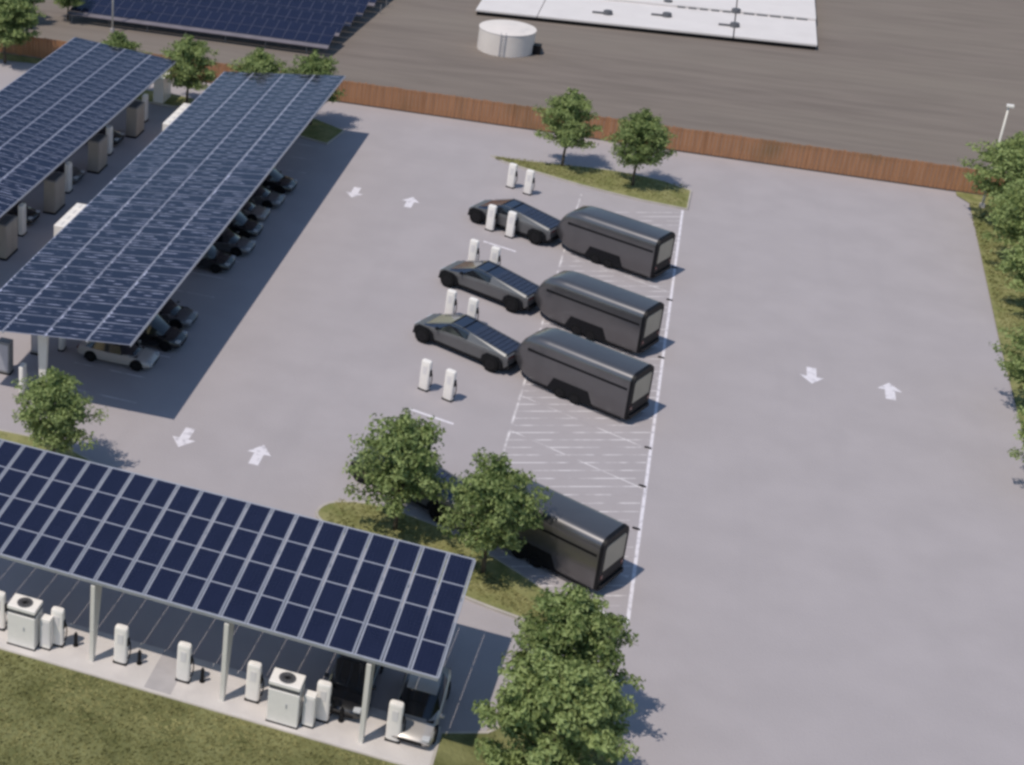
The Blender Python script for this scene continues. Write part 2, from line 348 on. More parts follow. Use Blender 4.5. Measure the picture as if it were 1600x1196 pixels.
for a in ((-21.9, 70.9, -1), (-17.7, 70.9, 1), (-21.3, 108.8, -1), (-17.1, 108.7, 1), (10.0, 92.6, -1), (14.2, 92.5, 1)):
    tag(arrow(*a), kind='structure')
for (y, lab) in ((71.95, 'short dark rubber wheel stop on the right bay line, nearest the lowest trailer'), (76.1, 'short dark rubber wheel stop halfway along the empty hatched bays'), (80.15, 'short dark rubber wheel stop just below the rear of the third trailer'), (91.2, 'short dark rubber wheel stop beside the rear of the second trailer'), (99.6, 'short dark rubber wheel stop below the rear of the farthest trailer'), (104.9, 'short dark rubber wheel stop just above the rear of the farthest trailer')):
    b = MB(); b.prof_y([(-.2, .0), (.2, .0), (.17, .08), (-.17, .08)], -.045, .045); o = b.build('wheel_stop', MT['black'], bevel=.01); o.location = (1.6, y, .018); o.rotation_euler = (0, 0, AZ*.3)
    tag(o, lab, 'wheel stop', 'dark wheel stops on the right bay line')

# ------------------------------------------------------------------ fence
f = empty('board_fence', (0, 128.1, 0)); tag(f, 'long rust-brown vertical board fence between the car park and the gravel field', 'fence')
b = MB(); rnd = random.Random(5); x = -140.0
while x < 60:
    wd = .3; h = 2.02+rnd.uniform(-.03, .03); dy = rnd.uniform(-.012, .012)
    b.box(x, x+wd-.025, -.03+dy, .01+dy, .10, h); x += wd
b.build('fence_boards', MT['corten'], f)
b = MB()
for k in range(81): b.box(-140+2.5*k-.06, -140+2.5*k+.06, .02, .14, 0, 2.05)
b.build('fence_posts', MT['corten'], f)['kind'] = 'stuff'
b = MB(); b.box(-140, 60, .012, .06, .4, .5); b.box(-140, 60, .012, .06, 1.7, 1.8); b.build('rail', MT['corten'], f)

# ------------------------------------------------------------------ canopies
def panel_mesh(name, sx, sy, pv, th=.04, fr=.035, frame='alu'):
    b = MB(); b.box(-sx/2, sx/2, -sy/2, sy/2, -th, 0, 1)
    b.quad((-sx/2+fr, -sy/2+fr, .003), (sx/2-fr, -sy/2+fr, .003), (sx/2-fr, sy/2-fr, .003), (-sx/2+fr, sy/2-fr, .003), 0)
    me = bpy.data.meshes.new(name); me.from_pydata(b.v, [], b.f); me.materials.append(pv); me.materials.append(MT[frame])
    for p, mi in zip(me.polygons, b.m): p.material_index = mi
    uv = me.uv_layers.new(name='uv')
    for li in me.polygons[-1].loop_indices:
        v = me.vertices[me.loops[li].vertex_index].co; uv.data[li].uv = ((v.x+sx/2)/sx, (v.y+sy/2)/sy)
    return me
def merged(me, mats4, name, parent):
    v = []; f = []; mi = []; uvs = []
    for M in mats4:
        o = len(v); v += [tuple(M @ q.co) for q in me.vertices]
        for p in me.polygons:
            f.append(tuple(i+o for i in p.vertices)); mi.append(p.material_index); uvs += [tuple(me.uv_layers[0].data[l].uv) for l in p.loop_indices]
    m = bpy.data.meshes.new(name); m.from_pydata(v, [], f)
    for k in me.materials: m.materials.append(k)
    for p, k in zip(m.polygons, mi): p.material_index = k
    u = m.uv_layers.new(name='uv')
    for k, q in enumerate(uvs): u.data[k].uv = q
    o = bpy.data.objects.new(name, m); col.objects.link(o); o.parent = parent; return o

def canopy_long(x_l, h_l, x_r, h_r, y0, y1, label, ncol=4, x_mid=None):
    """long canopy running in y, tilted in x"""
    root = empty('solar_canopy', ((x_l+x_r)/2, (y0+y1)/2, 0)); tag(root, label, 'solar canopy')
    W = math.hypot(x_r-x_l, h_r-h_l); L = y1-y0; ang = math.atan2(h_r-h_l, x_r-x_l); ctr = Vector((0, 0, (h_l+h_r)/2))
    Rm = Matrix.Translation(ctr) @ Matrix.Rotation(-ang, 4, 'Y')
    nr = round(L/1.143); px = W/ncol; py = L/nr
    me = panel_mesh('solar_panel', px-.06, py-.004, MT['pvlong'], fr=.028, frame='malu')
    Ms = [(j, Rm @ Matrix.Translation((-W/2+px*(i+.5), -L/2+py*(j+.5), .0))) for j in range(nr) for i in range(ncol)]
    for k, (j, M) in enumerate(Ms[:100]):
        o = bpy.data.objects.new('solar_panel', me); col.objects.link(o); o.parent = root; o.matrix_local = M
    merged(me, [M for j, M in Ms[100:]], 'solar_panels', root)['kind'] = 'stuff'
    # purlins along y under each seam, seen as pale lines between the panels
    b = MB()
    for i in range(ncol+1):
        xx = -W/2+px*i; hw = .05 if 0 < i < ncol else .02
        b.box(xx-hw, xx+hw, -L/2, L/2, -.14, -.035+.012*(i % 2), 0, Rm)
    b.build('purlins', MT['galv'], root)
    n = int(L//8)+1
    xm = (x_mid-(x_l+x_r)/2) if x_mid else 0
    for k in range(n+1):
        yy = -L/2+1.2+(L-2.4)*k/n
        b = MB(); zt = h_l+(h_r-h_l)*((xm+(x_r-x_l)/2)/(x_r-x_l))-.42
        b.prof_y([(xm-.14, 0), (xm+.14, 0), (xm+.3, zt), (xm-.3, zt)], yy-.13, yy+.13); b.build('post', MT['post'], root)
        b = MB(); P = [Rm @ Vector((sx*W/2*.96, 0, z)) for sx, z in ((-1, -.16), (1, -.16), (1, -.27))]+[Rm @ Vector((.6, 0, -.55)), Rm @ Vector((-.6, 0, -.55))]+[Rm @ Vector((-W/2*.96, 0, -.27))]
        b.prof_y([(p.x, p.z) for p in P], yy-.09, yy+.09); recalc(b.build('beam', MT['beam'], root))
    return root
canopy_long(-35.1, 4.33, -25.0, 5.42, 70.25, 119.4, 'long tilted solar canopy over the parked cars, nearer the middle of the car park', x_mid=-30.6)
canopy_long(-48.8, 5.25, -39.5, 4.4, 66.0, 120.2, 'long tilted solar canopy at the far left edge, behind the other long one', x_mid=-43.6)

def canopy_near():
    x_r, x_l, y0, h0, y1, h1 = -4.95, -28.68, 51.58, 4.45, 58.9, 5.2
    root = empty('solar_canopy', ((x_l+x_r)/2, y0, 0), R(-1.2)); tag(root, 'near solar canopy with dark square panels above the white chargers in the foreground', 'solar canopy')
    D = math.hypot(y1-y0, h1-h0); ang = math.atan2(h1-h0, y1-y0); X0 = (x_l+x_r)/2
    Rm = Matrix.Translation((0, 0, h0)) @ Matrix.Rotation(ang, 4, 'X'); nc = 21; W = x_r-x_l; px = W/nc; py = D/4
    me = panel_mesh('solar_panel', px-.12, py-.012, MT['pv'], fr=.03)
    for i in range(nc):
        for j in range(4):
            o = bpy.data.objects.new('solar_panel', me); col.objects.link(o); o.parent = root
            o.matrix_local = Rm @ Matrix.Translation((-W/2+px*(i+.5), py*(j+.5), 0))
    b = MB()
    for i in range(nc+1):
        xx = -W/2+px*i
        if i in (0, nc): xx += .05 if i == 0 else -.05
        b.box(xx-.085, xx-.022, 0, D, -.10, -.028, 0, Rm); b.box(xx+.022, xx+.085, 0, D, -.10, -.028, 0, Rm)
    b.build('panel_rails', MT['galv'], root)
    b = MB()
    for y in (.10, D*.33, D*.66, D-.10): b.box(-W/2, W/2, y-.05, y+.05, -.22, -.105, 0, Rm)
    b.build('purlins', MT['beam'], root)
    b = MB(); b.box(-W/2-.01, W/2+.01, -.05, .012, -.16, .0, 0, Rm); b.box(-W/2, W/2, D-.01, D+.05, -.16, .0, 0, Rm); b.build('edge_gutter', MT['galv'], root)
    for x in (-25.7, -19.7, -13.68, -7.68):
        xx = x-X0; b = MB()
        b.prof_x([(-.02, 0.1), (.20, 0.1), (.95, h0-.26), (-.02, h0-.30)], xx-.10, xx+.10); o = b.build('post', MT['post'], root, bevel=.02)
        b = MB(); P = [Rm @ Vector((0, y, z)) for y, z in ((.02, -.225), (.02, -.5), (1.4, -.62), (D-.2, -.32), (D-.2, -.225))]
        b.prof_x([(p.y, p.z) for p in P], xx-.06, xx+.06); recalc(b.build('beam', MT['beam'], root))
canopy_near()

# ------------------------------------------------------------------ chargers, cabinets, bollards
def make_charger():
    t = empty('charging_post'); tag(t, 'x', 'charger')
    b = MB(); hw, hd = .31, .16                                   # rounded white shell, slightly leaning front
    secs = []
    for z, s, dy in ((.10, .94, 0), (.16, 1, 0), (1.0, 1, .01), (1.78, .98, .02), (1.88, .93, .025), (1.92, .82, .03)):
        ring = []
        for k in range(20):
            a = 2*math.pi*k/20; c, q = math.cos(a), math.sin(a)
            ring.append((math.copysign(abs(c)**.5, c)*hw*s, math.copysign(abs(q)**.5, q)*hd*s+dy, z))
        secs.append(ring)
    b.loft(secs); b.build('shell', MT['white'], t, smooth=True, angle=50)
    b = MB(); b.box(-.31, .31, -.17, .17, 0, .10); b.build('plinth', MT['black'], t, bevel=.015)
    b = MB(); b.box(-.12, .12, -.163, -.150, 1.12, 1.62); b.build('charge_light_panel', MT['whitebox'], t, bevel=.004)
    b = MB(); b.box(.31, .36, -.09, .10, 1.0, 1.42); h = b.build('connector_holster', MT['black'], t, bevel=.02)
    pts = [Vector((.34, 0, 1.40)), Vector((.41, .03, 1.15)), Vector((.43, .04, .75)), Vector((.38, .03, .38)), Vector((.31, 0, .30))]
    b = MB()
    for p, q in zip(pts, pts[1:]): b.tube(p, q, .028, n=8)
    b.build('cable', MT['black'], t, smooth=True)
    return t
CH = make_charger(); first = True
def charger(x, y, rz, z, label, group):
    global first
    if first: CH.location = (x, y, z); CH.rotation_euler = (0, 0, rz); CH['label'] = label; CH['group'] = group; first = False; return CH
    o = copy_thing(CH, (x, y, z), rz, label); o['group'] = group; return o
prow = [('pair nearest the grass island', (-10.7, 114.7), (-9.33, 113.9)), ('pair in front of the farthest truck', (-10.9, 106.0), (-9.43, 105.4)),
        ('pair behind the second truck, above its hood', (-11.1, 99.5), (-9.6, 98.9)), ('pair between the second and third trucks', (-11.15, 91.2), (-9.7, 90.6)),
        ('pair nearest the near island trees', (-10.87, 81.5), (-9.38, 80.9))]
for n, a, c in prow:
    for s, q in (('left', a), ('right', c)):
        charger(q[0], q[1], R(-21), .012, f'white charging post, {s} one of the {n}', 'white charging posts in the pull-through bays')
xs = [(-24.35, 'at the left edge of the photo, left of the first white cabinet'), (-21.5, 'just right of the left white cabinet'), (-18.49, 'right beside the leftmost canopy post'), (-15.6, 'left of the middle canopy post'),
      (-12.5, 'between the middle canopy post and the right white cabinet'), (-9.5, 'between the right white cabinet and the black car'), (-6.5, 'in front of the silver car')]
for x, s in xs: charger(x, 52.1, R(0), .11, f'white charging post {s}', 'white charging posts under the near canopy')
for k, x in enumerate((-21.5, -18.49, -15.6, -9.5)):
    b = MB(); b.tube((0, 0, 0), (0, 0, .62), .085, .085, 14); b.tube((0, 0, .62), (0, 0, .72), .085, .04, 14); b.tube((0, 0, 0), (0, 0, .05), .13, .12, 14)
    o = b.build('bollard', MT['black'], smooth=True, angle=50); o.location = (x+.78, 52.35, .11)
    tag(o, ('short black bollard right of the charging post by the left cabinet', 'short black bollard right of the charging post by the leftmost canopy post', 'short black bollard right of the charging post left of the middle canopy post', 'short black bollard in front of the black car')[k], 'bollard', 'black bollards on the pale pavement')

def cabinet(x, y, z, label, side_label):
    t = empty('power_cabinet', (x, y, z)); tag(t, label, 'electrical cabinet', 'white power cabinets by the near canopy')
    b = MB(); b.box(-.66, .66, -.45, .45, .06, 1.72); b.build('housing', MT['white'], t, bevel=.03)
    b = MB(); b.box(-.67, .67, -.46, .46, 1.93, 2.12); b.build('top_cover', MT['white'], t, bevel=.03)
    b = MB(); b.box(-.63, .63, -.42, .42, 1.72, 1.93); b.build('louvre_band', MT['vent'], t)
    b = MB(); b.box(-.68, .68, -.46, .46, 0, .06); b.build('plinth', MT['black'], t)
    b = MB(); b.tube((0, 0, 2.12), (0, 0, 2.135), .36, .36, 28); fo = b.build('fan_opening', MT['vent'], t, smooth=True, angle=40)
    b = MB()
    for k in range(6): b.box(-.29, .29, -.012, .012, 2.136, 2.15, 0, Matrix.Rotation(math.pi*k/6, 4, 'Z'))
    b.build('fan_blades', MT['black'], fo)
    b = MB(); b.box(.12, .16, -.475, -.45, .95, 1.15, 0); b.build('door_handle', MT['galv'], t)
    s = empty('switch_box', (x+1.02, y+.05, z)); tag(s, side_label, 'electrical cabinet')
    b = MB(); b.box(-.24, .24, -.2, .2, .07, 1.62); b.build('housing', MT['white'], s, bevel=.03)
    b = MB(); b.box(-.25, .25, -.21, .21, 0, .07); b.build('plinth', MT['black'], s)
    b = MB(); b.box(-.17, .17, -.215, -.2, .3, 1.5); b.build('door', MT['whitebox'], s, bevel=.004)
cabinet(-22.9, 51.7, .11, 'tall white power cabinet with a fan on top, leftmost on the pavement', 'narrow white switch box attached right of the left power cabinet')
cabinet(-10.95, 51.55, .11, 'tall white power cabinet with a fan on top, centre of the pavement', 'narrow white switch box attached right of the centre power cabinet')

# chargers and cabinets in the shade along the long canopies
for k in range(4):
    charger(-31.9, 71.6+2.9*k, R(90), .012, ('white charging post in the shade', 'second white charging post in the shade', 'third white charging post in the shade', 'fourth white charging post in the shade')[k]+' under the long canopy near the small tree', 'charging posts under the long canopy')
def bank(x, y0, n, label):
    t = empty('cabinet_bank', (x, y0, .012)); tag(t, label, 'electrical cabinet', 'white cabinet banks between the long canopies')
    for k in range(n):
        b = MB(); b.box(-.45, .45, k*1.05, k*1.05+1.0, .08, 2.3); h = b.build('cabinet', MT['white'], t, bevel=.03)
        b = MB(); b.box(-.012, .012, k*1.05+.2, k*1.05+.8, 2.3, 2.315); b.build('vent', MT['beam'], h)
    b = MB(); b.box(-.5, .5, -.05, n*1.05, 0, .08); b.build('plinth', MT['black'], t)
bank(-37.1, 89.3, 4, 'white cabinet bank peeking over the left edge of the long canopy, nearer one')
bank(-36.95, 110.9, 5, 'white cabinet bank peeking over the left edge of the long canopy, farther one')
bank(-41.3, 121.0, 2, 'small white cabinet pair at the far end of the leftmost canopy, by the tree')
for (x, y, lab) in ((-33.9, 73.5, 'grey upright switch cabinet at the near end of the long canopy, at the left edge'), (-33.0, 76.4, 'grey upright switch cabinet farther under the long canopy near end')):
    t = empty('switch_cabinet', (x, y, .012)); tag(t, lab, 'electrical cabinet')
    b = MB(); b.box(-.4, .4, -.3, .3, .1, 2.1); b.build('housing', MT['beam'], t, bevel=.03)
    b = MB(); b.box(-.42, .42, -.32, .32, 0, .1); b.build('plinth', MT['black'], t)
    b = MB(); b.box(-.32, .32, -.32, -.3, .25, 1.95); b.build('door', MT['galv'], t)

# ------------------------------------------------------------------ wheels
def wheel(parent, x, y, r=.34, w=.24, side=1):
    b = MB(); n = 28; secs = []
    for yy, rr in ((-w/2, r*.9), (-w/2+.03, r*.985), (0, r), (w/2-.03, r*.985), (w/2, r*.9)):
        secs.append([(math.cos(2*math.pi*k/n)*rr, yy, math.sin(2*math.pi*k/n)*rr) for k in range(n)])
    b.loft(secs); wh = recalc(b.build('wheel', MT['rubber'], parent, smooth=True, angle=40)); wh.location = (x, y, r)
    b = MB(); yy = side*(w/2+.004)
    b.tube((0, yy-.01, 0), (0, yy, 0), r*.62, r*.62, 24)
    for k in range(5):
        a = 2*math.pi*k/5; b.box(-.03, .03, yy-.002 if side > 0 else yy-.018, yy+.018 if side > 0 else yy+.002, .05, r*.6, 0, Matrix.Rotation(a, 4, 'Y'))
    b.build('rim', MT['rim'], wh)
    return wh

# ------------------------------------------------------------------ car (local +x = forward)
def make_car(paint, suv=False, L=4.75, W=1.88):
    H = 1.66 if suv else 1.44; t = empty('parked_car'); hw = W/2
    bz = .72 if not suv else .82; be = bz+.14
    st = [(-L/2, .62, bz-.12, .42, .80), (-L/2+.12, .80, be-.02, .3, .93), (-L/2+.6, .97, be+.03, .22, 1), (-.6, 1.0, be+.02, .2, 1), (.6, 1.0, be, .2, 1), (L/2-1.15, .99, be-.06, .2, 1), (L/2-.45, .93, bz-.02, .22, .96), (L/2-.12, .80, bz-.14, .27, .88), (L/2, .60, bz-.24, .36, .78)]
    b = MB(); secs = []
    for x, wf, zt, zb, wb in st:
        y = hw*wb; zm = (zt+zb)/2
        half = [(y*.82, zb), (y*.97, zb+.08), (y, zm), (y*.96, zt-.08), (y*.86*wf/max(wf, .01), zt), (y*.45, zt+.035)]
        ring = [(x, -a, c) for a, c in half]+[(x, a, c) for a, c in reversed(half)]
        secs.append(ring)
    b.loft(secs); recalc(b.build('body', paint, t, smooth=True, angle=35))
    # greenhouse
    top = H-.05
    if suv: gs = [(-L/2+.18, .66, be-.02), (-L/2+.55, .80, top-.05), (-.5, .84, top+.02), (.35, .82, top), (1.25, .66, be+.0)]
    else: gs = [(-L/2+.45, .62, be-.02), (-L/2+1.15, .74, top-.03), (-.35, .78, top+.02), (.35, .76, top-.01), (1.3, .62, be-.04)]
    b = MB(); rb = MB()
    tb = [(g[0], hw*.90, be-.03) for g in gs]
    v = []; f = []
    n = len(gs)
    low = [(-L/2+(.14 if suv else .38), hw*.84), (-L/2+.9, hw*.90), (-.5, hw*.92), (.5, hw*.91), (1.42, hw*.80)]
    secs = []
    for (x, wf, z), (xl, wl) in zip(gs, low):
        y = hw*wf
        secs.append([(xl, -wl, be-.05), (x, -y, z-.05), (x, -y*.86, z), (x, y*.86, z), (x, y, z-.05), (xl, wl, be-.05)])
    b.loft(secs); recalc(b.build('windows', MT['glass'], t, smooth=True, angle=30))
    m = gs[1:4]
    r = [(x+(.03 if i == 0 else (-.03 if i == 2 else 0)), hw*wf*.87, z+.012) for i, (x, wf, z) in enumerate(m)]
    rb.loft([[(x, -y, z-.045), (x, -y, z), (x, -y*.5, z+.02), (x, y*.5, z+.02), (x, y, z), (x, y, z-.045)] for x, y, z in r])
    recalc(rb.build('roof', paint, t, smooth=True, angle=30))
    # arches, wheels
    wx = (L/2-.92, -L/2+.95)
    for x in wx:
        for s in (-1, 1):
            b = MB(); n = 20; ra = .41
            P = [(x+math.cos(math.pi*k/n)*ra, .33+math.sin(math.pi*k/n)*ra) for k in range(n+1)]+[(x-ra, .19), (x+ra, .19)]
            b.prof_y(P, s*(hw-.10)-.001, s*(hw+.006)); recalc(b.build('wheel_arch', MT['black'], t))
            wheel(t, x, s*(hw-.09), .335, .22, s)
    for s in (-1, 1):
        b = MB(); b.box(L/2-.36, L/2-.045, s*hw*.66-.16, s*hw*.66+.16, bz-.18, bz-.06); b.build('headlight', MT['lamp'], t, bevel=.03)
        b = MB(); b.box(-L/2+.0, -L/2+.14, s*hw*.68-.17, s*hw*.68+.17, bz-.06, bz+.05); b.build('tail_light', MT['tail'], t, bevel=.02)
        b = MB(); b.box(.85, 1.02, s*(hw+.08)-.09, s*(hw+.08)+.09, be-.0, be+.13); b.build('side_mirror', paint, t, bevel=.03)
    b = MB(); b.box(L/2-.12, L/2+.012, -.5, .5, .34, .50); b.build('grille', MT['black'], t, bevel=.02)
    return t
def put(o, x, y, rz, z, label, group=None):
    o.location = (x, y, z); o.rotation_euler = (0, 0, rz); tag(o, label, 'car', group); return o
SED = {}
G1 = 'cars parked under the long canopy'
silver = put(make_car(MT['silver']), -28.35, 77.6, 0, .012, 'silver saloon at the near end of the parked row under the long canopy', G1)
black = put(make_car(MT['blackcar'], True), -27.6, 80.55, 0, .012, 'black car parked directly behind the silver saloon', G1)
grey = put(make_car(MT['greycar']), -27.9, 83.5, 0, .012, 'dark grey saloon third from the near end, after the black car', G1)
def cp(o, x, y, rz, z, label, group=G1): c = copy_thing(o, (x, y, z), rz, label); c['group'] = group; return c
cp(black, -28.1, 92.1, 0, .012, 'lone black car beyond the empty stalls, halfway along the long canopy')
cp(grey, -27.6, 95.2, 0, .012, 'dark grey car parked just behind the lone black car halfway along')
cp(black, -27.9, 98.1, 0, .012, 'black car between the grey and the taupe car under the canopy far half')
taupe = put(make_car(MT['browncar']), -28.2, 101.0, 0, .012, 'taupe car parked under the far half of the long canopy', G1)
cp(grey, -27.9, 103.9, 0, .012, 'dark grey car parked between the taupe and the farthest black car')
cp(black, -27.8, 106.9, 0, .012, 'farthest black car at the far end of the row under the long canopy')
G2 = 'cars parked under the leftmost canopy'
nth = ['nearest', 'second nearest', 'third nearest', 'fourth nearest', 'farthest']
tcab = None
for k, y in enumerate((88.2, 96.6, 105.1, 113.4)):
    lab = f'wide taupe cabinet in shade below the leftmost canopy edge, {nth[k] if k < 3 else nth[4]}'
    if tcab is None:
        tcab = empty('transformer_cabinet', (-40.6, y, .012)); tag(tcab, lab, 'electrical cabinet', 'taupe cabinets below the leftmost canopy edge')
        b = MB(); b.box(-.45, .45, -.95, .95, .12, 2.55); b.build('housing', MT['taupe'], tcab, bevel=.05)
        b = MB(); b.box(-.47, .47, -.97, .97, 0, .12); b.build('plinth', MT['black'], tcab)
        for sy in (-1, 1):
            b = MB(); b.box(.45, .47, sy*.47-.42, sy*.47+.42, .25, 2.4); b.build('door', MT['taupe'], tcab, bevel=.006)
        b = MB(); b.box(-.30, .30, -.7, .7, 2.55, 2.60); b.build('vent', MT['vent'], tcab)
    else: copy_thing(tcab, (-40.6, y, .012), 0, lab)
for k, y in enumerate((91.6, 100.0, 108.4, 116.6)):
    c = charger(-40.9, y, R(90), .012, f'charging post in shade below the leftmost canopy edge, {nth[k] if k < 3 else nth[4]}', 'charging posts below the leftmost canopy edge'); c.scale = (1.25, 1.25, 1.2)
for k, y in enumerate((93.6, 102.1, 110.6)):
    lab = f'dark car in shade under the leftmost canopy, {("nearest", "middle one", "farthest")[k]}'
    cp(grey if k % 2 else black, -43.1, y, 0, .012, lab, G2)
c = cp(silver, -5.8, 54.3, R(-90), .012, 'silver car under the right end of the near canopy, bumper in the sun', 'cars under the near canopy')
c = cp(black, -8.75, 54.75, R(-90), .012, 'black car beside the rightmost canopy post, behind the bollard', 'cars under the near canopy')

# ------------------------------------------------------------------ angular pickup truck (local +x = forward)
def make_truck():
    t = empty('pickup_truck'); L = 6.25; hw = 1.08
    # side profile stations: x, belt z, belt half width, bottom z, bottom half width
    st = [(-3.12, 1.24, .98, .62, .86), (-2.9, 1.27, 1.02, .45, .93), (-1.8, 1.31, 1.07, .42, .96), (.0, 1.33, 1.09, .40, .97), (1.6, 1.24, 1.08, .40, .97), (2.6, 1.10, 1.03, .45, .93), (3.0, .98, .96, .52, .88), (3.12, .82, .90, .60, .84)]
    b = MB(); b.loft([[(x, -wb, zb), (x, -wt, zt-.18), (x, -wt*.97, zt), (x, wt*.97, zt), (x, wt, zt-.18), (x, wb, zb)] for x, zt, wt, zb, wb in st])
    recalc(b.build('body', MT['steel'], t, bevel=.02))
    # sloping upper: apex roof, glass front, bed cover behind, raised sails at both sides
    def top(x):  # height of the ridge line
        P = [(-2.98, 1.34), (.15, 1.82), (.75, 1.84), (2.45, 1.18)]
        for (a, za), (c, zc) in zip(P, P[1:]):
            if a <= x <= c: return za+(zc-za)*(x-a)/(c-a)
    b = MB(); hwx = lambda x: .78+.10*min(1, max(0, abs(x-.6)/3.0))
    b.loft([[(x, -1.03*(1 if x < 2 else .96), 1.22 if x < 1.6 else 1.12), (x, -hwx(x), top(x)-.02), (x, hwx(x), top(x)-.02), (x, 1.03*(1 if x < 2 else .96), 1.22 if x < 1.6 else 1.12)] for x in (-.55, .0, .55, .75, 1.6, 2.4)])
    recalc(b.build('cabin_glass', MT['blueglass'], t))
    for s in (-1, 1):
        b = MB()
        A = [(-2.98, 1.31), (.15, 1.80), (.78, 1.82), (2.2, 1.27)]
        v = []
        for x, z in A: v += [(x, s*(hwx(x)+.02), z+.035), (x, s*(hwx(x)-.10), z+.035)]
        b.add(v, [(0, 1, 3, 2), (2, 3, 5, 4), (4, 5, 7, 6)])
        b.build('roof_rail', MT['steel'], t)
        b = MB()  # sail panel closing the side of the bed
        b.add([(-2.98, s*1.035, 1.25), (-.5, s*1.055, 1.3), (-.5, s*(hwx(-.5)+.02), 1.735), (-2.98, s*(hwx(-2.98)+.02), 1.35)], [(0, 1, 2, 3)])
        b.build('sail_panel', MT['steel'], t)
        b = MB(); b.box(1.35, 1.5, s*1.17-.11, s*1.17+.11, 1.28, 1.42); b.build('side_mirror', MT['black'], t, bevel=.03)
        b = MB(); b.box(2.92, 3.10, s*.62-.28, s*.62+.28, .90, .94); b.build('headlight', MT['lamp'], t)
        b = MB(); b.box(-3.14, -3.10, s*.62-.28, s*.62+.28, 1.10, 1.15); b.build('tail_light', MT['tail'], t)
    b = MB(); b.add([(-2.98, -.86, 1.33), (-2.98, .86, 1.33), (-.56, .79, 1.71), (-.56, -.79, 1.71)], [(0, 3, 2, 1)]); b.build('bed_cover', MT['steelbed'], t)
    b = MB()
    for k in range(7):
        x = -2.7+.3*k; z = 1.34+(x+2.98)*(.37/2.42)+.03; b.box(x, x+.025, -.78, .78, z-.01, z+.002)
    b.build('cover_ribs', MT['steelbed'], t)
    for s in (-1, 1):
        b = MB(); b.add([(1.55, s*1.062, 1.19), (-.45, s*1.072, 1.25), (-.45, s*.93, 1.60), (.3, s*.90, 1.72), (.8, s*.91, 1.70)], [(0, 1, 2, 3, 4)]); b.build('side_window', MT['glass'], t)
    b = MB(); b.box(-.02, .02, -.78, .78, 1.80, 1.835); b.box(.73, .77, -.78, .78, 1.835, 1.86); b.build('roof_seam', MT['black'], t)
    b = MB(); b.box(-2.9, 2.9, -.99, .99, .30, .46); b.build('underbody', MT['black'], t)
    b = MB(); b.box(-3.2, -3.02, -.9, .9, .42, .66); b.build('rear_bumper', MT['black'], t, bevel=.03)
    for x in (2.35, -2.2):
        for s in (-1, 1):
            b = MB(); ra = .70
            P = [(x+ra, .42), (x+ra*.88, .84), (x+ra*.5, 1.06), (x-ra*.5, 1.06), (x-ra*.88, .84), (x-ra, .42)]
            b.prof_y(P, s*.85, s*(hw+.03)); recalc(b.build('wheel_arch', MT['black'], t, bevel=.01))
            wheel(t, x, s*(hw-.05), .50, .35, s)
    return t

